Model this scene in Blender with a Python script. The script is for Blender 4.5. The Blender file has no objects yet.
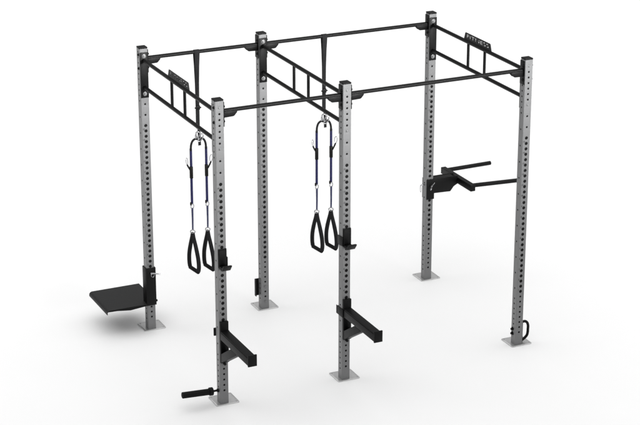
import bpy, bmesh, math
from mathutils import Vector, Matrix

S = bpy.context.scene
COL = S.collection
PI = math.pi

# ------------------------------------------------------------------ sizes (metres)
PW = 0.077                    # upright section
L1, L2, DEP = 1.1442, 1.7444, 1.7499
XC = L1 + L2
H = 2.70

# ------------------------------------------------------------------ materials
def new_mat(name):
    m = bpy.data.materials.new(name)
    m.use_nodes = True
    nt = m.node_tree
    return m, nt, nt.nodes['Principled BSDF']

def bump_noise(nt, b, scale, strength, dist=0.001, detail=4):
    tc = nt.nodes.new('ShaderNodeTexCoord')
    n = nt.nodes.new('ShaderNodeTexNoise')
    n.inputs['Scale'].default_value = scale
    n.inputs['Detail'].default_value = detail
    bp = nt.nodes.new('ShaderNodeBump')
    bp.inputs['Strength'].default_value = strength
    bp.inputs['Distance'].default_value = dist
    nt.links.new(tc.outputs['Object'], n.inputs['Vector'])
    nt.links.new(n.outputs['Fac'], bp.inputs['Height'])
    nt.links.new(bp.outputs['Normal'], b.inputs['Normal'])
    return tc, n

def vary(nt, b, tc, c0, c1, scale, lo=0.35, hi=0.65, rough=None, detail=5):
    n = nt.nodes.new('ShaderNodeTexNoise')
    n.inputs['Scale'].default_value = scale
    n.inputs['Detail'].default_value = detail
    nt.links.new(tc.outputs['Object'], n.inputs['Vector'])
    r = nt.nodes.new('ShaderNodeValToRGB')
    r.color_ramp.elements[0].position = lo
    r.color_ramp.elements[1].position = hi
    r.color_ramp.elements[0].color = (*c0, 1)
    r.color_ramp.elements[1].color = (*c1, 1)
    nt.links.new(n.outputs['Fac'], r.inputs['Fac'])
    nt.links.new(r.outputs['Color'], b.inputs['Base Color'])
    if rough:
        mr = nt.nodes.new('ShaderNodeMapRange')
        mr.inputs['To Min'].default_value = rough[0]
        mr.inputs['To Max'].default_value = rough[1]
        nt.links.new(n.outputs['Fac'], mr.inputs['Value'])
        nt.links.new(mr.outputs['Result'], b.inputs['Roughness'])

def simple(name, c, rough, metal=0.0, spec=0.5, c2=None, vscale=40, bscale=900, bstr=0.15, bdist=0.0006):
    m, nt, b = new_mat(name)
    b.inputs['Base Color'].default_value = (*c, 1)
    b.inputs['Roughness'].default_value = rough
    b.inputs['Metallic'].default_value = metal
    b.inputs['Specular IOR Level'].default_value = spec
    tc, n = bump_noise(nt, b, bscale, bstr, bdist)
    if c2:
        vary(nt, b, tc, c, c2, vscale, rough=(rough - 0.06, rough + 0.06))
    return m

M_STEEL = simple('satin_zinc_steel', (0.165, 0.166, 0.168), 0.40, 0.15, 0.35, (0.205, 0.206, 0.208), 300, 1500, 0.25, 0.0004)
M_PLATE = simple('bright_zinc', (0.56, 0.56, 0.56), 0.32, 0.75, 0.5, (0.62, 0.62, 0.62), 25, 60, 0.02, 0.0004)
M_BLACK = simple('black_powder_coat', (0.0026, 0.0026, 0.0027), 0.46, 0, 0.14, (0.0042, 0.0042, 0.0043), 120, 1400, 0.35, 0.0004)
M_TREAD = simple('textured_black_tread', (0.0075, 0.0075, 0.0077), 0.55, 0, 0.25, (0.0105, 0.0105, 0.0107), 35, 500, 0.5, 0.0008)
M_PLAST = simple('black_plastic', (0.0032, 0.0032, 0.0034), 0.5, 0, 0.14, (0.0048, 0.0048, 0.005), 60, 900, 0.12, 0.0004)
M_RUBBER = simple('black_foam_rubber', (0.0045, 0.0045, 0.0045), 0.75, 0, 0.15, (0.007, 0.007, 0.007), 200, 700, 0.5, 0.001)
M_CHROME = simple('chrome', (0.40, 0.40, 0.41), 0.22, 1.0)
M_INK = simple('black_ink', (0.02, 0.02, 0.02), 0.6)
M_HOLE = simple('painted_hole_shade', (0.012, 0.012, 0.012), 0.8, 0, 0.1)  # shade in the holes, painted as a near-black colour

def webbing(name, c, c2):
    m, nt, b = new_mat(name)
    b.inputs['Roughness'].default_value = 0.7
    b.inputs['Specular IOR Level'].default_value = 0.25
    tc = nt.nodes.new('ShaderNodeTexCoord')
    w = nt.nodes.new('ShaderNodeTexWave')
    w.wave_type = 'BANDS'; w.bands_direction = 'Z'
    w.inputs['Scale'].default_value = 160
    w.inputs['Distortion'].default_value = 0.8
    nt.links.new(tc.outputs['Object'], w.inputs['Vector'])
    bp = nt.nodes.new('ShaderNodeBump')
    bp.inputs['Strength'].default_value = 0.4
    bp.inputs['Distance'].default_value = 0.0008
    nt.links.new(w.outputs['Fac'], bp.inputs['Height'])
    nt.links.new(bp.outputs['Normal'], b.inputs['Normal'])
    vary(nt, b, tc, c, c2, 90)
    return m
M_WEB = webbing('black_webbing', (0.004, 0.004, 0.0046), (0.007, 0.007, 0.008))
M_BLUE = webbing('navy_webbing', (0.014, 0.015, 0.060), (0.026, 0.027, 0.100))
M_GREYBLUE = webbing('grey_blue_webbing', (0.030, 0.034, 0.085), (0.065, 0.072, 0.13))

def floor_mat():
    m, nt, b = new_mat('white_studio_floor')
    b.inputs['Roughness'].default_value = 0.55
    b.inputs['Specular IOR Level'].default_value = 0.25
    tc, n = bump_noise(nt, b, 30, 0.03, 0.001)
    vary(nt, b, tc, (0.815, 0.815, 0.815), (0.825, 0.825, 0.825), 0.8)
    return m
M_FLOOR = floor_mat()

# ------------------------------------------------------------------ mesh helpers
def obj(name, bm, m, parent=None, loc=(0, 0, 0), smooth=True):
    bmesh.ops.recalc_face_normals(bm, faces=bm.faces)
    me = bpy.data.meshes.new(name)
    bm.to_mesh(me); bm.free()
    for mm in (m if isinstance(m, (list, tuple)) else [m]):
        me.materials.append(mm)
    if smooth:
        for p in me.polygons: p.use_smooth = not p.use_smooth      # flagged faces stay flat
        me.set_sharp_from_angle(angle=math.radians(50))
    else:
        for p in me.polygons: p.use_smooth = False
    o = bpy.data.objects.new(name, me)
    COL.objects.link(o)
    o.location = loc
    o.parent = parent
    return o

def thing(name, label, cat, loc=(0, 0, 0), group=None):
    o = bpy.data.objects.new(name, None)
    COL.objects.link(o)
    o.empty_display_size = 0.1
    o.location = loc
    o['label'] = label; o['category'] = cat
    if group: o['group'] = group
    return o

def copy_tree(o, parent=None, loc=None):
    c = o.copy(); COL.objects.link(c)
    c.parent = parent
    if loc is not None: c.location = loc
    for ch in list(o.children):
        copy_tree(ch, c)
    return c

def flat_bevel(t, bev, seg):
    """bevel all edges; the original faces are flagged so that they shade flat"""
    for f in t.faces: f.normal_update()
    ns = [f.normal.copy() for f in t.faces]
    bmesh.ops.bevel(t, geom=t.edges[:], offset=bev, segments=seg, affect='EDGES', profile=0.5)
    for f in t.faces:
        f.normal_update()
        f.smooth = any(f.normal.dot(n) > .99995 for n in ns)

def add_box(bm, a, b, bev=0.0, seg=2, mi=0):
    a = Vector(a); b = Vector(b)
    t = bmesh.new()
    bmesh.ops.create_cube(t, size=1)
    for v in t.verts:
        v.co = Vector(((v.co.x + .5) * (b.x - a.x) + a.x, (v.co.y + .5) * (b.y - a.y) + a.y, (v.co.z + .5) * (b.z - a.z) + a.z))
    if bev:
        flat_bevel(t, bev, seg)
    merge(bm, t, mi=mi)

def merge(bm, t, mat=None, mi=0):
    if mat is not None: bmesh.ops.transform(t, matrix=mat, verts=t.verts)
    mp = {v: bm.verts.new(v.co) for v in t.verts}
    for f in t.faces:
        try:
            nf = bm.faces.new([mp[v] for v in f.verts]); nf.material_index = mi; nf.smooth = f.smooth
        except ValueError: pass
    t.free()

def box(a, b, bev=0.0, seg=2):
    bm = bmesh.new(); add_box(bm, a, b, bev, seg); return bm

def add_cyl(bm, p0, p1, r, n=24, r2=None, bev=0.0):
    p0 = Vector(p0); p1 = Vector(p1); d = p1 - p0
    r2 = r if r2 is None else r2
    t = bmesh.new()
    L = d.length
    rings = []
    prof = [(r, 0), (r2, L)] if not bev else [(r - bev, 0), (r - bev * .3, bev * .3), (r, bev), (r2, L - bev), (r2 - bev * .3, L - bev * .3), (r2 - bev, L)]
    for (rr, z) in prof:
        rings.append([t.verts.new((rr * math.cos(2 * PI * k / n), rr * math.sin(2 * PI * k / n), z)) for k in range(n)])
    for i in range(len(rings) - 1):
        for k in range(n):
            t.faces.new((rings[i][k], rings[i][(k + 1) % n], rings[i + 1][(k + 1) % n], rings[i + 1][k]))
    t.faces.new(rings[0][::-1]); t.faces.new(rings[-1])
    q = Vector((0, 0, 1)).rotation_difference(d.normalized()).to_matrix().to_4x4()
    merge(bm, t, Matrix.Translation(p0) @ q)

def add_tube(bm, pts, r, n=12, closed=False, caps=True):
    """round bar swept along a polyline; r may be a list"""
    pts = [Vector(p) for p in pts]
    N = len(pts)
    R = r if isinstance(r, (list, tuple)) else [r] * N
    T = []
    for i in range(N):
        if closed: t = pts[(i + 1) % N] - pts[i - 1]
        else: t = pts[min(i + 1, N - 1)] - pts[max(i - 1, 0)]
        T.append(t.normalized())
    up = Vector((0, 0, 1)) if abs(T[0].z) < .9 else Vector((0, 1, 0))
    u = T[0].cross(up).normalized()
    rings = []
    for i in range(N):
        if i:
            u = T[i - 1].rotation_difference(T[i]) @ u
        u = (u - T[i] * u.dot(T[i])).normalized()
        v = T[i].cross(u)
        rings.append([bm.verts.new(pts[i] + R[i] * (math.cos(2 * PI * k / n) * u + math.sin(2 * PI * k / n) * v)) for k in range(n)])
    for i in range(N if closed else N - 1):
        a, b = rings[i], rings[(i + 1) % N]
        off = 0
        if closed and i == N - 1:
            off = min(range(n), key=lambda o: sum((a[k].co - b[(k + o) % n].co).length for k in range(0, n, 3)))
        for k in range(n):
            bm.faces.new((a[k], a[(k + 1) % n], b[(k + 1 + off) % n], b[(k + off) % n]))
    if caps and not closed:
        bm.faces.new(rings[0][::-1]); bm.faces.new(rings[-1])

def add_ribbon(bm, pts, wv, widths, th):
    """flat webbing swept along pts, width along wv"""
    pts = [Vector(p) for p in pts]; wv = Vector(wv).normalized()
    N = len(pts)
    W = widths if isinstance(widths, (list, tuple)) else [widths] * N
    rings = []
    for i in range(N):
        t = (pts[min(i + 1, N - 1)] - pts[max(i - 1, 0)]).normalized()
        side = (wv - t * wv.dot(t)).normalized()
        nn = t.cross(side)
        h = W[i] / 2
        e = th * .35
        sec = [(-h, -th / 2 + e), (-h + e, -th / 2), (h - e, -th / 2), (h, -th / 2 + e), (h, th / 2 - e), (h - e, th / 2), (-h + e, th / 2), (-h, th / 2 - e)]
        rings.append([bm.verts.new(pts[i] + side * a + nn * b) for a, b in sec])
    n = 8
    for i in range(N - 1):
        for k in range(n):
            bm.faces.new((rings[i][k], rings[i][(k + 1) % n], rings[i + 1][(k + 1) % n], rings[i + 1][k]))
    bm.faces.new(rings[0][::-1]); bm.faces.new(rings[-1])

def add_prism(bm, poly, axis, a, b, bev=0.0015):
    """extrude a 2-D polygon; axis 'y' -> poly in (x,z), 'x' -> poly in (y,z), 'z' -> poly in (x,y)"""
    def P(p, d):
        return {'y': (p[0], d, p[1]), 'x': (d, p[0], p[1]), 'z': (p[0], p[1], d)}[axis]
    t = bmesh.new()
    A = [t.verts.new(P(p, a)) for p in poly]; B = [t.verts.new(P(p, b)) for p in poly]
    n = len(poly)
    t.faces.new(A); t.faces.new(B[::-1])
    for i in range(n):
        t.faces.new((A[i], B[i], B[(i + 1) % n], A[(i + 1) % n]))
    bmesh.ops.recalc_face_normals(t, faces=t.faces)
    if bev:
        flat_bevel(t, bev, 2)
    merge(bm, t)

def spline(pts, per=8):
    pts = [Vector(p) for p in pts]
    out = []
    for i in range(len(pts) - 1):
        p0 = pts[max(i - 1, 0)]; p1 = pts[i]; p2 = pts[i + 1]; p3 = pts[min(i + 2, len(pts) - 1)]
        for k in range(per):
            t = k / per
            out.append(.5 * ((2 * p1) + (p2 - p0) * t + (2 * p0 - 5 * p1 + 4 * p2 - p3) * t * t + (3 * p1 - p0 - 3 * p2 + p3) * t ** 3))
    out.append(pts[-1])
    return out

def text_mesh(txt, size, extrude=0.0, bold=0.0):
    cu = bpy.data.curves.new('txt', 'FONT')
    cu.body = txt; cu.size = size; cu.extrude = extrude
    cu.align_x = 'CENTER'; cu.align_y = 'CENTER'
    cu.resolution_u = 3; cu.offset = bold
    o = bpy.data.objects.new('txt', cu); COL.objects.link(o)
    dg = bpy.context.evaluated_depsgraph_get(); dg.update()
    me = bpy.data.meshes.new_from_object(o.evaluated_get(dg))
    bpy.data.objects.remove(o); bpy.data.curves.remove(cu)
    return me

# ------------------------------------------------------------------ setting
fl = bmesh.new()
bmesh.ops.create_circle(fl, cap_ends=True, segments=96, radius=260)
f = obj('floor', fl, M_FLOOR, smooth=False)
f['kind'] = 'structure'; f['label'] = 'seamless white studio floor running back into white'

# ------------------------------------------------------------------ the rig
rig = thing('functional_training_rig', 'large freestanding training rig of six drilled grey steel uprights joined by black overhead bars', 'rig', (0, 0, 0))

def hole_cell(bm, P, cx, z0, z1, x0, x1, cz, r, depth, n=16):
    """a rectangle with a round hole and the hole's wall; P maps (u, z, d) to a point"""
    outer, inner, back = [], [], []
    for k in range(n):
        a = 2 * PI * (k + .5) / n
        c, s = math.cos(a), math.sin(a)
        hx = (x1 - cx) if c > 0 else (cx - x0)
        hz = (z1 - cz) if s > 0 else (cz - z0)
        t = min(hx / max(abs(c), 1e-6), hz / max(abs(s), 1e-6))
        outer.append([cx + c * t, cz + s * t])
        inner.append((cx + c * r, cz + s * r))
    # snap the outer loop onto the four corners so the rectangle is filled exactly
    for (qx, qz) in ((x0, z0), (x1, z0), (x1, z1), (x0, z1)):
        k = min(range(n), key=lambda i: (outer[i][0] - qx) ** 2 + (outer[i][1] - qz) ** 2)
        outer[k] = [qx, qz]
    O = [bm.verts.new(P(u, z, 0)) for u, z in outer]
    I = [bm.verts.new(P(u, z, 0.0008)) for u, z in inner]
    B = [bm.verts.new(P(u, z, depth)) for u, z in inner]
    for k in range(n):
        j = (k + 1) % n
        bm.faces.new((O[k], O[j], I[j], I[k]))
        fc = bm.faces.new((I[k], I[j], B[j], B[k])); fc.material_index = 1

def make_upright_mesh():
    bm = bmesh.new()
    top = H - 0.012
    cr = 0.006
    front = []
    z = 0.13
    k = 0
    while z < 2.66:
        if z < 0.51: front.append((z, 0.0094))
        elif z < 2.0: front.append((z, 0.0148))
        elif z < 2.25:
            if k % 2 == 1: front.append((z, 0.0094))
        else: front.append((z, 0.0094))
        z = round(z + 0.05, 4); k += 1
    side = []
    z = 0.105; k = 0
    while z < 2.66:
        if z < 0.5 or z > 2.2 or k % 3 == 0: side.append((z, 0.0082))
        z = round(z + 0.05, 4); k += 1
    faces = [
        (lambda u, z, d: (u, d, z), front),
        (lambda u, z, d: (PW - u, PW - d, z), front),
        (lambda u, z, d: (d, PW - u, z), side),
        (lambda u, z, d: (PW - d, u, z), side)]
    for P, hs in faces:
        zz = 0.0
        for (cz, r) in hs:
            a, b = cz - .025, cz + .025
            if a > zz + 1e-5:
                bm.faces.new([bm.verts.new(P(u, q, 0)) for u, q in ((cr, zz), (PW - cr, zz), (PW - cr, a), (cr, a))])
            hole_cell(bm, P, PW / 2, a, b, cr, PW - cr, cz, r, 0.005)
            zz = b
        bm.faces.new([bm.verts.new(P(u, q, 0)) for u, q in ((cr, zz), (PW - cr, zz), (PW - cr, top), (cr, top))])
    # rounded corners
    for (cx, cy, a0) in ((cr, cr, PI), (PW - cr, cr, 1.5 * PI), (PW - cr, PW - cr, 0), (cr, PW - cr, .5 * PI)):
        prev = None
        for k in range(5):
            a = a0 + .5 * PI * k / 4
            cur = [bm.verts.new((cx + cr * math.cos(a), cy + cr * math.sin(a), q)) for q in (0, top)]
            if prev: bm.faces.new((prev[0], cur[0], cur[1], prev[1]))
            prev = cur
    # near-black box standing in for the shade inside the tube
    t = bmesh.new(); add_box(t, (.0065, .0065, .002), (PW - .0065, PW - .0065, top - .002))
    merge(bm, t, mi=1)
    bmesh.ops.remove_doubles(bm, verts=bm.verts, dist=1e-5)
    me = bpy.data.meshes.new('upright')
    # keep outward normals: faces were built per side, fix by the box centre
    ctr = Vector((PW / 2, PW / 2, 0))
    for fc in bm.faces:
        if fc.material_index == 0:
            c = fc.calc_center_median(); d = c - ctr; d.z = 0
            if fc.normal.dot(d) < 0: fc.normal_flip()
    bm.to_mesh(me); bm.free()
    me.materials.append(M_STEEL); me.materials.append(M_HOLE)
    for p in me.polygons: p.use_smooth = True
    me.set_sharp_from_angle(angle=math.radians(30))
    return me
UP = make_upright_mesh()

def add_numbers(up):
    k = 1; z = 0.53
    while z < 2.0:
        me = text_mesh(str(k), 0.021, 0, 0.0005)
        t = bmesh.new(); t.from_mesh(me); bpy.data.meshes.remove(me)
        obj('hole_number', t, M_INK, up, (PW / 2 - 0.0225, -0.0008, z + 0.017), smooth=False).rotation_euler = (PI / 2, 0, 0)
        z += 0.10; k += 1

def cap_bm():
    bm = bmesh.new()
    add_box(bm, (-.0005, -.0005, H - .0120), (PW + .0005, PW + .0005, H + .001), .004, 3)
    return bm

BX0, BX1, BY0, BY1 = -.042, .168, -.022, .180
def base_bm():
    bm = bmesh.new()
    cs = []
    r = .012
    for cx, cy, a0 in ((BX1 - r, BY1 - r, 0), (BX0 + r, BY1 - r, .5 * PI), (BX0 + r, BY0 + r, PI), (BX1 - r, BY0 + r, 1.5 * PI)):
        for k in range(5):
            a = a0 + .5 * PI * k / 4
            cs.append((cx + r * math.cos(a), cy + r * math.sin(a)))
    add_prism(bm, cs, 'z', .0, .008, .0012)
    def me_of(b):
        bmesh.ops.recalc_face_normals(b, faces=b.faces)
        me = bpy.data.meshes.new('t'); b.to_mesh(me); b.free(); return me
    po = bpy.data.objects.new('t', me_of(bm)); COL.objects.link(po)
    cb = bmesh.new()
    for x in (BX0 + .021, BX1 - .021):
        for y in (BY0 + .0205, BY1 - .021): add_cyl(cb, (x, y, -.01), (x, y, .02), .0075, 20)
    to = bpy.data.objects.new('t', me_of(cb)); COL.objects.link(to)
    md = po.modifiers.new('b', 'BOOLEAN'); md.operation = 'DIFFERENCE'; md.object = to; md.solver = 'EXACT'
    dg = bpy.context.evaluated_depsgraph_get(); dg.update()
    res = bpy.data.meshes.new_from_object(po.evaluated_get(dg))
    bpy.data.objects.remove(po); bpy.data.objects.remove(to)
    out = bmesh.new(); out.from_mesh(res); bpy.data.meshes.remove(res)
    for fc in out.faces: fc.material_index = 0
    return out

def bolt_bm(head=0.011, wash=0.017, dome=False):
    """bolt head and washer pointing along -y, seated at y = 0"""
    bm = bmesh.new()
    add_cyl(bm, (0, 0, 0), (0, -.003, 0), wash, 24, bev=.0006)
    add_cyl(bm, (0, -.003, 0), (0, -.012, 0), head, 6, bev=.001)
    add_cyl(bm, (0, -.012, 0), (0, -.0135, 0), head * .55, 16)
    return bm

first_bolt = None
def bolt(parent, loc, rz=0.0, mat=M_CHROME, s=1.0):
    global first_bolt
    if first_bolt is None:
        o = obj('bolt', bolt_bm(), M_CHROME, parent, loc)
        first_bolt = o
    else:
        o = first_bolt.copy(); COL.objects.link(o); o.parent = parent; o.location = loc
    if mat is not M_CHROME:
        o.material_slots[0].link = 'OBJECT'; o.material_slots[0].material = mat
    o.rotation_euler = (0, 0, rz); o.scale = (s, s, s)
    return o

up0 = None
POSTS = {}
for key, (px, py) in {'D': (0, 0), 'E': (L1, 0), 'F': (XC, 0), 'A': (0, DEP), 'B': (L1, DEP), 'C': (XC, DEP)}.items():
    if up0 is None:
        o = bpy.data.objects.new('upright', UP); COL.objects.link(o); o.parent = rig; o.location = (px, py, 0)
        obj('end_cap', cap_bm(), M_PLAST, o)
        b = obj('base_plate', base_bm(), M_PLATE, o)
        add_numbers(o)
        up0 = o
    else:
        o = copy_tree(up0, rig, (px, py, 0))
    POSTS[key] = o
for key in 'DEF':           # ends of the ladder bolts on the front faces
    for z in (2.28, 2.63):
        bolt(POSTS[key], (PW / 2, -.0002, z), mat=M_STEEL, s=.6)

# ladders that join front and back uprights
Y0, Y1 = PW + .001, DEP - .001
ZT, ZB = 2.582, 2.335
def sign_bm():
    """upright steel plate with the word cut through it"""
    t = bmesh.new()
    add_prism(t, [(1.150, 2.5985), (1.128, 2.660), (1.118, 2.664), (.682, 2.664), (.672, 2.660), (.650, 2.5985)], 'x', .0359, .0411, .0006)
    bmesh.ops.recalc_face_normals(t, faces=t.faces)
    me = bpy.data.meshes.new('sign'); t.to_mesh(me); t.free()
    po = bpy.data.objects.new('sign', me); COL.objects.link(po)
    tm = text_mesh('FITNESS', 0.062, 0.02, 0.0003)
    xs = [v.co.x for v in tm.vertices]; ys = [v.co.y for v in tm.vertices]
    sx = 0.400 / (max(xs) - min(xs)); sy = 0.032 / (max(ys) - min(ys))
    cx = (max(xs) + min(xs)) / 2; cy = (max(ys) + min(ys)) / 2
    for v in tm.vertices:       # text runs from the back upright towards the front one, read from -x
        x, y, z = (v.co.x - cx) * sx, (v.co.y - cy) * sy, v.co.z
        v.co = (.0385 - z, .90 - x, 2.634 + y)
    to = bpy.data.objects.new('cut', tm); COL.objects.link(to)
    b = bmesh.new(); b.from_mesh(tm); bmesh.ops.remove_doubles(b, verts=b.verts, dist=1e-6); bmesh.ops.recalc_face_normals(b, faces=b.faces); b.to_mesh(tm); b.free()
    md = po.modifiers.new('b', 'BOOLEAN'); md.operation = 'DIFFERENCE'; md.object = to; md.solver = 'EXACT'
    dg = bpy.context.evaluated_depsgraph_get(); dg.update()
    res = bpy.data.meshes.new_from_object(po.evaluated_get(dg))
    bpy.data.objects.remove(po); bpy.data.objects.remove(to)
    out = bmesh.new(); out.from_mesh(res); bpy.data.meshes.remove(res)
    for fc in out.faces: fc.material_index = 0
    return out

def make_ladder(px, sign=None):
    bm = bmesh.new()
    for z in (ZT, ZB):
        add_cyl(bm, (PW / 2, Y0 + .004, z), (PW / 2, Y1 - .004, z), .0172, 24)
    o = obj('ladder_crossmember', bm, M_BLACK, rig, (px, 0, 0))
    for y in (1.068, .768):
        r = bmesh.new(); add_cyl(r, (PW / 2, y, ZB + .012), (PW / 2, y, ZT - .012), .0128, 18)
        obj('rung', r, M_BLACK, o)
    for a, b in ((Y0, Y0 + .006), (Y1 - .006, Y1)):
        p = obj('end_plate', box((.0015, a, 2.240), (PW - .0015, b, 2.656), .002), M_BLACK, o)
    for z in (2.278, 2.622):
        bolt(o, (PW / 2, Y1 - .0062, z), s=1.12)
        bolt(o, (PW / 2, Y0 + .0062, z), PI)
    return o
lad = make_ladder(0)
nut_side = None
sg = obj('name_plate', sign_bm(), M_BLACK, lad, smooth=False)
sg['label'] = 'black steel name plate with the word FITNESS cut through'
lad2 = copy_tree(lad, rig, (L1, 0, 0))
for ch in list(lad2.children):
    if ch.name.startswith('name_plate'): bpy.data.objects.remove(ch)
lad3 = copy_tree(lad, rig, (XC, 0, 0))

# long pull-up bars
ZP = 2.592
def make_bar(x0, x1, y):
    a, b = x0 + PW + .0005, x1 - .0005
    L = b - a
    bm = bmesh.new(); add_cyl(bm, (.005, 0, 0), (L - .005, 0, 0), .0172, 24)
    o = obj('pull_up_bar', bm, M_BLACK, rig, (a, y + PW / 2, ZP))
    for s in (0, 1):
        px = (0, .006) if s == 0 else (L - .006, L)
        obj('end_plate', box((px[0], -PW / 2 + .0015, -.125), (px[1], PW / 2 - .0015, .085), .002), M_BLACK, o)
        g = bmesh.new()
        pl = [(.006, -.003), (.128, -.003), (.122, -.022), (.100, -.046), (.090, -.051), (.006, -.054)]
        if s: pl = [(L - u, v) for u, v in pl]
        add_prism(g, pl, 'y', -.022, -.0145, .001)
        add_prism(g, pl, 'y', .0145, .022, .001)
        obj('gusset', g, M_BLACK, o)
        for z in (.040, -.085):
            # bolts pass through the upright; head on the plate, nut on the upright's far side
            bolt(o, (.0062 if s == 0 else L - .0062, -.014, z), PI / 2 if s == 0 else -PI / 2, M_BLACK, s=.9)
    return o
make_bar(0, L1, 0); make_bar(L1, XC, 0); make_bar(0, L1, DEP); make_bar(L1, XC, DEP)
# outer ends of those bolts on the end uprights
for key in 'AD':
    for z in (2.632, 2.507): bolt(POSTS[key], (-.0002, PW / 2 - .014, z), -PI / 2, M_BLACK, s=.85)
for key in 'CF':
    for z in (2.632, 2.507): bolt(POSTS[key], (PW + .0002, PW / 2 - .014, z), PI / 2, M_BLACK, s=.85)

# ------------------------------------------------------------------ jump step on the back left upright
st = thing('jump_step', 'black steel step platform sleeved low on the back left upright', 'step', (0, DEP, 0.0))
sl = bmesh.new()
z0, z1 = .246, .615
g = .0008; th = .008
for a, b in (((-th - g, -th - g, z0), (PW + th + g, -g, z1)), ((-th - g, PW + g, z0), (PW + th + g, PW + th + g, z1)),
             ((-th - g, -g, z0), (-g, PW + g, z1)), ((PW + g, -g, z0), (PW + th + g, PW + g, z1))):
    add_box(sl, a, b, .0015)
slv = obj('sleeve', sl, M_BLACK, st)
bm = bmesh.new()
# rolled sheet: profile in x-z swept along y
ztop = .266
prof = [(.098, ztop), (-.366, ztop)]
for k in range(1, 9):
    a = PI / 2 + PI / 2 * k / 8
    prof.append((-.366 + .030 * math.cos(a), ztop - .030 + .030 * math.sin(a)))
prof.append((-.396, ztop - .042))
inner = [(.098, ztop - .005), (-.366, ztop - .005)]
for k in range(1, 9):
    a = PI / 2 + PI / 2 * k / 8
    inner.append((-.366 + .025 * math.cos(a), ztop - .030 + .025 * math.sin(a)))
inner.append((-.391, ztop - .042))
poly = prof + inner[::-1]
ya, yb = .0, .500
# main sheet left of the sleeve, then the strip behind the upright
left = [(p if p[0] < 0 else (-.0095, p[1])) for p in poly]
add_prism(bm, left, 'y', ya - .008, yb, 0)
add_prism(bm, [(-.0095, ztop), (.098, ztop), (.098, ztop - .005), (-.0095, ztop - .005)], 'y', PW + .010, yb, 0)
obj('tread', bm, M_TREAD, st)
for (y0, y1) in ((ya - .0078, ya - .003), (yb - .005, yb - .0002)):
    fbm = bmesh.new()
    add_prism(fbm, [(-.385, ztop - .006), (-.385, ztop - .016), (-.30, ztop - .018), (-.17, ztop - .034), (-.0105, ztop - .020), (-.0105, ztop - .006)], 'y', y0, y1, .0006)
    obj('side_flange', fbm, M_BLACK, st)
pin = bmesh.new()
add_cyl(pin, (PW / 2, -.008, .566), (PW / 2, -.030, .566), .010, 20, bev=.001)
add_cyl(pin, (PW / 2 - .008, -.026, .572), (PW / 2 + .078, -.050, .558), .0062, 14, bev=.001)
add_tube(pin, [(PW / 2 + .004 + .014 * math.cos(a), -.045 + .004 * math.sin(a), .556 + .016 * math.sin(a)) for a in [2 * PI * k / 24 for k in range(24)]], .0022, 8, True)
obj('locking_pin', pin, M_CHROME, st)
bt = bmesh.new()
add_cyl(bt, (PW + th, .02, .275), (PW + th + .018, .02, .275), .012, 6, bev=.001)
obj('stop_bolt', bt, M_BLACK, st)

# ------------------------------------------------------------------ J-cups
def make_jcup(px, side, label):
    t = thing('barbell_hook', label, 'barbell hook', (px, 0, 1.25), 'barbell hooks on the front uprights')
    bm = bmesh.new()
    # carrier: front plate, shelf and raised lip in one bent profile (y,z), z relative to 1.25
    y = -.0015
    prof = [(y, .168), (y, .002), (-.088, .002), (-.128, .052), (-.119, .058), (-.083, .014), (y - .010, .014), (y - .010, .168)]
    add_prism(bm, prof, 'x', .001, PW - .001, .0015)
    obj('carrier', bm, M_BLACK, t)
    ln = bmesh.new()
    add_box(ln, (.004, y - .020, .018), (PW - .004, y - .0102, .160), .003)
    add_prism(ln, [(y - .021, .0145), (-.082, .0145), (-.112, .052), (-.106, .055), (-.078, .0235), (y - .021, .0235)], 'x', .004, PW - .004, .001)
    obj('liner', ln, M_PLAST, t)
    sd = bmesh.new()
    xs = (-.007, -.001) if side == 'l' else (PW + .001, PW + .007)
    add_prism(sd, [(-.014, .012), (-.014, .092), (.012, .092), (.082, .088), (.082, .015), (.060, .004)], 'x', xs[0], xs[1], .001)
    obj('side_plate', sd, M_BLACK, t)
    pn = bmesh.new()
    add_cyl(pn, (PW / 2, .0, .130), (PW / 2, .03, .130), .0115, 18, bev=.001)
    obj('peg', pn, M_CHROME, t)
    return t
make_jcup(0, 'r', 'black barbell hook on the front left upright, no plate on its left face')
make_jcup(L1, 'l', 'black barbell hook on the front middle upright, plate wrapping its left face')

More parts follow.
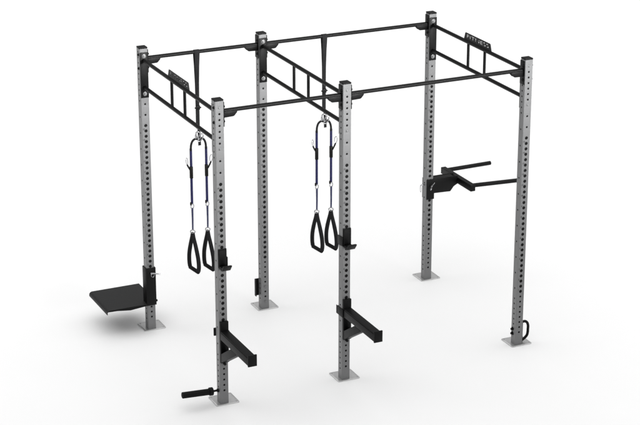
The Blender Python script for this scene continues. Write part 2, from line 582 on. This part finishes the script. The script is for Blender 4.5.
# ------------------------------------------------------------------ spotter arms
def make_arm(px, side, label):
    t = thing('spotter_arm', label, 'spotter arm', (px, 0, .39), 'spotter arms on the front uprights')
    z = lambda v: v - .39
    bm = bmesh.new()
    add_box(bm, (.001, -.0265, z(.396)), (PW - .001, -.0015, z(.770)), .003)
    obj('back_plate', bm, M_BLACK, t)
    bm = bmesh.new()
    add_box(bm, (.000, -.606, z(.614)), (PW, -.0275, z(.680)), .004, 3)
    obj('beam', bm, M_BLACK, t)
    bm = bmesh.new()
    add_box(bm, (.003, -.598, z(.6805)), (PW - .003, -.028, z(.690)), .003)
    obj('top_pad', bm, M_PLAST, t)
    bm = bmesh.new()
    add_box(bm, (-.001, -.620, z(.606)), (PW + .001, -.6065, z(.708)), .003)
    obj('end_stop', bm, M_BLACK, t)
    bm = bmesh.new()
    add_prism(bm, [(-.0275, z(.402)), (-.0275, z(.484)), (-.235, z(.613)), (-.370, z(.613))], 'x', .002, PW - .002, .003)
    obj('brace', bm, M_BLACK, t)
    bm = bmesh.new()
    if side == 'l':
        add_box(bm, (-.0075, -.0265, z(.606)), (-.001, .105, z(.682)), .002)
        add_box(bm, (-.0075, .079, z(.606)), (.030, .088, z(.682)), .002)
    else:
        add_box(bm, (PW + .001, -.0265, z(.606)), (PW + .0075, .105, z(.682)), .002)
        add_box(bm, (-.014, .079, z(.610)), (PW + .001, .094, z(.680)), .002)
    obj('side_hook', bm, M_BLACK, t)
    bm = bmesh.new()
    add_cyl(bm, (PW / 2, -.0275, z(.383)), (PW / 2, -.008, z(.383)), .012, 18, bev=.001)
    obj('peg', bm, M_BLACK, t)
    return t
make_arm(0, 'r', 'black spotter arm with a diagonal brace on the front left upright')
make_arm(L1, 'l', 'black spotter arm with a diagonal brace on the front middle upright')

# ------------------------------------------------------------------ dip attachment on the back right upright
dp = thing('dip_attachment', 'black dip bar attachment with two handles pinned to the back right upright', 'dip bars', (XC, DEP, .84))
z = lambda v: v - .84
poly = [(.002, z(1.046)), (.002, z(.842)), (.084, z(.842)), (.084, z(.900)), (.262, z(.893)), (.300, z(.94)), (.342, z(.962)), (.342, z(1.042)), (.30, z(1.046))]
for (y0, y1) in ((-.0092, -.0012), (PW + .0012, PW + .0092)):
    bm = bmesh.new(); add_prism(bm, poly, 'y', y0, y1, .0015)
    obj('side_plate', bm, M_BLACK, dp)
bm = bmesh.new(); add_box(bm, (.344, PW / 2 - .302, z(.957)), (.396, PW / 2 + .302, z(1.022)), .004, 3)
obj('cross_tube', bm, M_BLACK, dp)
bm = bmesh.new(); add_box(bm, (PW + .002, -.001, z(.905)), (PW + .010, PW + .001, z(1.03)), .002)
add_box(bm, (PW + .0105, -.001, z(1.034)), (.298, PW + .001, z(1.043)), .002)
obj('web_plate', bm, M_BLACK, dp)
for ya, yb in ((.317, .328), (-.190, -.248)):
    bm = bmesh.new()
    add_cyl(bm, (.390, ya, z(.990)), (.900, yb, z(.990)), .0205, 24, bev=.004)
    obj('handle', bm, M_BLACK, dp)
pin = bmesh.new()
add_cyl(pin, (PW / 2 + .002, -.0092, z(.985)), (PW / 2 + .002, -.040, z(.985)), .008, 18, bev=.001)
add_tube(pin, spline([(PW / 2, -.036, z(.985)), (PW / 2 + .02, -.045, z(1.012)), (PW / 2 + .028, -.046, z(1.018)), (PW / 2 + .008, -.046, z(.998)), (PW / 2 - .012, -.044, z(.965)), (PW / 2 - .010, -.042, z(.948)), (PW / 2 + .004, -.036, z(.965))]), .0026, 8)
obj('locking_pin', pin, M_CHROME, dp)
pin = bmesh.new()
add_cyl(pin, (-.001, PW / 2, z(.985)), (-.035, PW / 2, z(.985)), .006, 14, bev=.001)
add_tube(pin, [(-.040 + .004 * math.cos(a), PW / 2 + .020 * math.cos(a), z(.950) + .036 * math.sin(a)) for a in [2 * PI * k / 28 for k in range(28)]], .0022, 8, True)
obj('ring_pin', pin, M_CHROME, dp)

# ------------------------------------------------------------------ roller at the foot of the front left upright
rl = thing('foot_roller', 'black padded roller sticking out sideways near the foot of the front left upright', 'roller', (0, PW / 2, .122))
bm = bmesh.new(); add_cyl(bm, (-.085, 0, .002), (-.330, 0, .017), .0275, 32, bev=.004)
obj('sleeve', bm, M_RUBBER, rl)
bm = bmesh.new(); add_cyl(bm, (-.054, 0, .001), (-.086, 0, .0025), .036, 32, bev=.004)
obj('collar', bm, M_PLAST, rl)
bm = bmesh.new()
add_cyl(bm, (-.001, 0, 0), (-.056, 0, .001), .009, 18)
add_cyl(bm, (-.001, 0, 0), (-.014, 0, 0), .017, 6, bev=.001)
obj('bolt', bm, M_BLACK, rl)

# ------------------------------------------------------------------ rope anchor handle on the front right upright
rh = thing('anchor_handle', 'black looped steel handle bolted to the foot of the front right upright', 'handle', (XC + PW, PW / 2, 0))
bm = bmesh.new()
path = spline([(.004, 0, .206), (.022, 0, .2085), (.046, 0, .208), (.068, 0, .190), (.078, 0, .160), (.078, 0, .125), (.077, 0, .095), (.070, 0, .068), (.052, 0, .048), (.030, 0, .034), (.004, 0, .022)], 6)
add_tube(bm, path, .0125, 16)
obj('loop', bm, M_BLACK, rh)
obj('mounting_plate', box((.001, -.030, .012), (.007, .030, .226), .002), M_BLACK, rh)
for zz in (.152, .109):
    bm = bmesh.new()
    add_cyl(bm, (-PW - .0005, .012, zz), (-PW - .004, .012, zz), .018, 24, bev=.0006)
    add_cyl(bm, (-PW - .004, .012, zz), (-PW - .018, .012, zz), .0115, 6, bev=.001)
    obj('bolt', bm, M_BLACK, rh)

# ------------------------------------------------------------------ bracket at the foot of the back middle upright
br = thing('band_peg_bracket', 'small black bracket plate bolted low on the back middle upright', 'bracket', (L1, DEP, .06))
bm = bmesh.new()
add_box(bm, (-.036, PW + .001, .060), (PW - .01, PW + .009, .232), .002)
add_box(bm, (-.036, PW - .024, .060), (-.028, PW + .0005, .232), .002)
obj('plate', bm, M_BLACK, br)
for zz in (.172, .021):
    bm = bmesh.new()
    add_cyl(bm, (PW / 2, -.0005, zz), (PW / 2, -.003, zz), .013, 24, bev=.0006)
    add_cyl(bm, (PW / 2, -.003, zz), (PW / 2, -.011, zz), .009, 6, bev=.001)
    obj('bolt', bm, M_STEEL, br)

# ------------------------------------------------------------------ suspension trainers
def make_trainer(px, label):
    t = thing('suspension_trainer', label, 'suspension trainer', (px, DEP + PW / 2, .49), 'suspension trainers on the back bars')
    Z = lambda v: v - .49
    # anchor strap looped over the bar
    bm = bmesh.new()
    rb = .0172 + .0022
    zt = Z(ZP)
    loop = [(0, -.0040, Z(1.875)), (0, -.0042, Z(2.10)), (0, -.0050, Z(2.30)), (0, -.010, Z(2.46)), (0, -.017, Z(2.555)), (0, -rb, zt)]
    ws = [.034, .034, .037, .044, .049, .050]
    n = 10
    for k in range(1, n + 1):
        a = PI - PI * k / n
        loop.append((0, rb * math.cos(a), zt + rb * math.sin(a))); ws.append(.050)
    for pnt, w in zip([(0, .017, Z(2.555)), (0, .010, Z(2.46)), (0, .0050, Z(2.30)), (0, .0042, Z(2.10)), (0, .0040, Z(1.875))], [.049, .044, .037, .034, .034]):
        loop.append(pnt); ws.append(w)
    add_ribbon(bm, loop, (1, 0, 0), ws, .0026)
    obj('anchor_strap', bm, M_WEB, t)
    bm = bmesh.new()
    add_box(bm, (-.020, -.016, Z(2.052)), (.020, -.006, Z(2.092)), .003)
    add_cyl(bm, (-.030, -.011, Z(2.072)), (.030, -.011, Z(2.072)), .0068, 14, bev=.001)
    obj('cam_buckle', bm, M_BLACK, t)
    bm = bmesh.new()
    add_ribbon(bm, [(.004, -.010, Z(1.88)), (.005, -.014, Z(1.82)), (.006, -.015, Z(1.765)), (.008, -.014, Z(1.715))], (1, 0, 0), .027, .004)
    obj('strap_tail', bm, M_WEB, t)
    # carabiner
    bm = bmesh.new()
    cz = Z(1.812)
    for (ox, oy, ang) in ((-.004, -.012, .25), (.012, -.022, -.45)):
        pts = []
        for k in range(32):
            a = 2 * PI * k / 32
            u = .018 * math.cos(a) * (1 + .18 * math.sin(a)); v = .038 * math.sin(a)
            pts.append((ox + u * math.cos(ang) - v * math.sin(ang), oy - .004 - .25 * u, cz - (.02 if ang < 0 else 0) + v * math.cos(ang) + u * math.sin(ang)))
        add_tube(bm, pts, .0056, 10, True)
    add_cyl(bm, (-.030, -.018, cz + .008), (-.030, -.018, cz - .024), .0085, 14)
    obj('carabiner', bm, M_CHROME, t)
    # yoke: black padded loop spreading into the two legs
    bm = bmesh.new()
    for s in (-1, 1):
        add_tube(bm, spline([(s * .006, -.004, Z(1.772)), (s * .030, -.002, Z(1.778)), (s * .056, 0, Z(1.760)), (s * .071, 0, Z(1.722)), (s * .0745, 0, Z(1.670))], 5), .0098, 10)
    obj('yoke', bm, M_WEB, t)
    for s in (-1, 1):
        x = s * .0745
        bm = bmesh.new()
        add_ribbon(bm, [(x, .000, Z(1.690)), (x, 0, Z(1.50)), (x, 0, Z(1.30)), (x, 0, Z(1.160))], (.85, -.55, 0), .0235, .005)
        leg = obj('leg_strap', bm, M_BLUE, t)
        bm = bmesh.new()
        add_box(bm, (x - .0145, -.012, Z(1.405)), (x + .0145, .012, Z(1.520)), .005)
        add_tube(bm, spline([(x + s * .010, -.010, Z(1.485)), (x + s * .030, -.010, Z(1.520)), (x + s * .042, -.010, Z(1.545))], 4), .0075, 8)
        obj('adjuster', bm, M_BLACK, leg)
        bm = bmesh.new()
        pts = []
        for k in range(20):
            a = 2 * PI * k / 20
            u = .014 * math.cos(a); v = .032 * math.sin(a)
            pts.append((x + s * (.044 + u * .8 + v * .12), -.010 - u * .5, Z(1.578) + v))
        add_tube(bm, pts, .0030, 8, True)
        obj('pull_ring', bm, M_CHROME, leg)
        bm = bmesh.new()
        zc = Z(1.135)
        add_tube(bm, [(x + .0145 * math.cos(a), -.006 * math.sin(a) - .006, zc + .024 * math.sin(a)) for a in [2 * PI * k / 20 for k in range(20)]], .0042, 8, True)
        obj('buckle', bm, M_CHROME, leg)
        bm = bmesh.new()
        add_box(bm, (x - .019, -.010, Z(1.145)), (x - .004, .006, Z(1.175)), .003)
        obj('keeper', bm, M_PLAST, leg)
        bm = bmesh.new()
        add_ribbon(bm, [(x, -.004, Z(1.120)), (x + .001, -.003, Z(1.0)), (x + .001, 0, Z(.898))], (.85, -.55, 0), [.020, .017, .015], .004)
        obj('lower_strap', bm, M_GREYBLUE, leg)
        bm = bmesh.new()
        add_tube(bm, [(x + .020 * math.cos(a), -.008 * math.cos(a), Z(.886) + .017 * math.sin(a)) for a in [2 * PI * k / 22 for k in range(22)]], .0046, 8, True)
        obj('ring', bm, M_CHROME, leg)
        # stirrup handle
        gx, gy = .010, .070
        zg = Z(.508)
        bm = bmesh.new()
        for q in (-1, 1):          # q=-1 towards the camera
            ex, ey = x + .006 - q * gx, q * gy
            pth = spline([(x, q * .006, Z(.872)), (x - q * .002, q * .018, Z(.825)), (x + .002 - q * .007, q * .052, Z(.74)), (x + .004 - q * .012, q * .080, Z(.645)), (x + .006 - q * .013, q * .087, Z(.565)), (ex, q * .080, zg + .008)], 6)
            add_tube(bm, pth, [.0165 + .003 * min(1, i / 14) for i in range(len(pth))], 12)
        h = obj('handle', bm, M_WEB, t)
        bm = bmesh.new()
        add_cyl(bm, (x + .006 + gx, -gy - .012, zg), (x + .006 - gx, gy + .012, zg), .0185, 20, bev=.004)
        obj('grip', bm, M_RUBBER, h)
    return t
make_trainer(.551, 'blue and black suspension trainer hanging from the shorter left back bar')
make_trainer(1.812, 'blue and black suspension trainer hanging from the longer right back bar')

# ------------------------------------------------------------------ studio light
w = bpy.data.worlds.new('World'); S.world = w; w.use_nodes = True
nt = w.node_tree
bg = nt.nodes['Background']
tc = nt.nodes.new('ShaderNodeTexCoord')
sep = nt.nodes.new('ShaderNodeSeparateXYZ')
nt.links.new(tc.outputs['Generated'], sep.inputs['Vector'])
rp = nt.nodes.new('ShaderNodeValToRGB')
e = rp.color_ramp.elements
e[0].position = 0.0; e[0].color = (.12, .12, .12, 1)
e[1].position = 1.0; e[1].color = (1, 1, 1, 1)
x = rp.color_ramp.elements.new(.55); x.color = (.22, .22, .22, 1)
x = rp.color_ramp.elements.new(.85); x.color = (.72, .72, .72, 1)
nt.links.new(sep.outputs['Z'], rp.inputs['Fac'])
nt.links.new(rp.outputs['Color'], bg.inputs['Color'])
bg.inputs['Strength'].default_value = 2.22

def area(name, loc, target, size, power, sy=None):
    l = bpy.data.lights.new(name, 'AREA')
    l.energy = power; l.size = size
    if sy: l.shape = 'RECTANGLE'; l.size_y = sy
    o = bpy.data.objects.new(name, l); COL.objects.link(o)
    o.location = loc
    o.rotation_euler = (Vector(target) - Vector(loc)).to_track_quat('-Z', 'Y').to_euler()
    return o
k = area('key_softbox', (5.0, -11.0, 4.4), (1.5, 1.0, 4.0), 6.0, 200, 1.6)
k.data.spread = math.radians(32)
b = area('added_floor_fill', (11, 19, 9.0), (11, 20, 0), 18, 680, 10)  # added lamp, lifts the far floor to white
b.data.spread = math.radians(140)
b = area('added_floor_fill', (-9, 7, 9.0), (-10, 8, 0), 6, 340, 12)  # added lamp, whitens the floor on the left
b.data.spread = math.radians(140)
b = area('added_floor_fill', (13, 0, 9.0), (14, 0, 0), 6, 340, 12)  # added lamp, whitens the floor on the right
b.data.spread = math.radians(140)

# ------------------------------------------------------------------ camera
cam = bpy.data.cameras.new('camera'); co = bpy.data.objects.new('camera', cam); COL.objects.link(co)
co.location = (-5.6312, -14.0061, 7.2767)
co.rotation_euler = (1.2189, 0, -0.4383)
cam.sensor_width = 36; cam.lens = 1959.84 * 36 / 640
cam.clip_start = .1; cam.clip_end = 1000
S.camera = co
S.view_settings.view_transform = 'Standard'
S.view_settings.look = 'None'
S.view_settings.exposure = 0
S.view_settings.gamma = 1
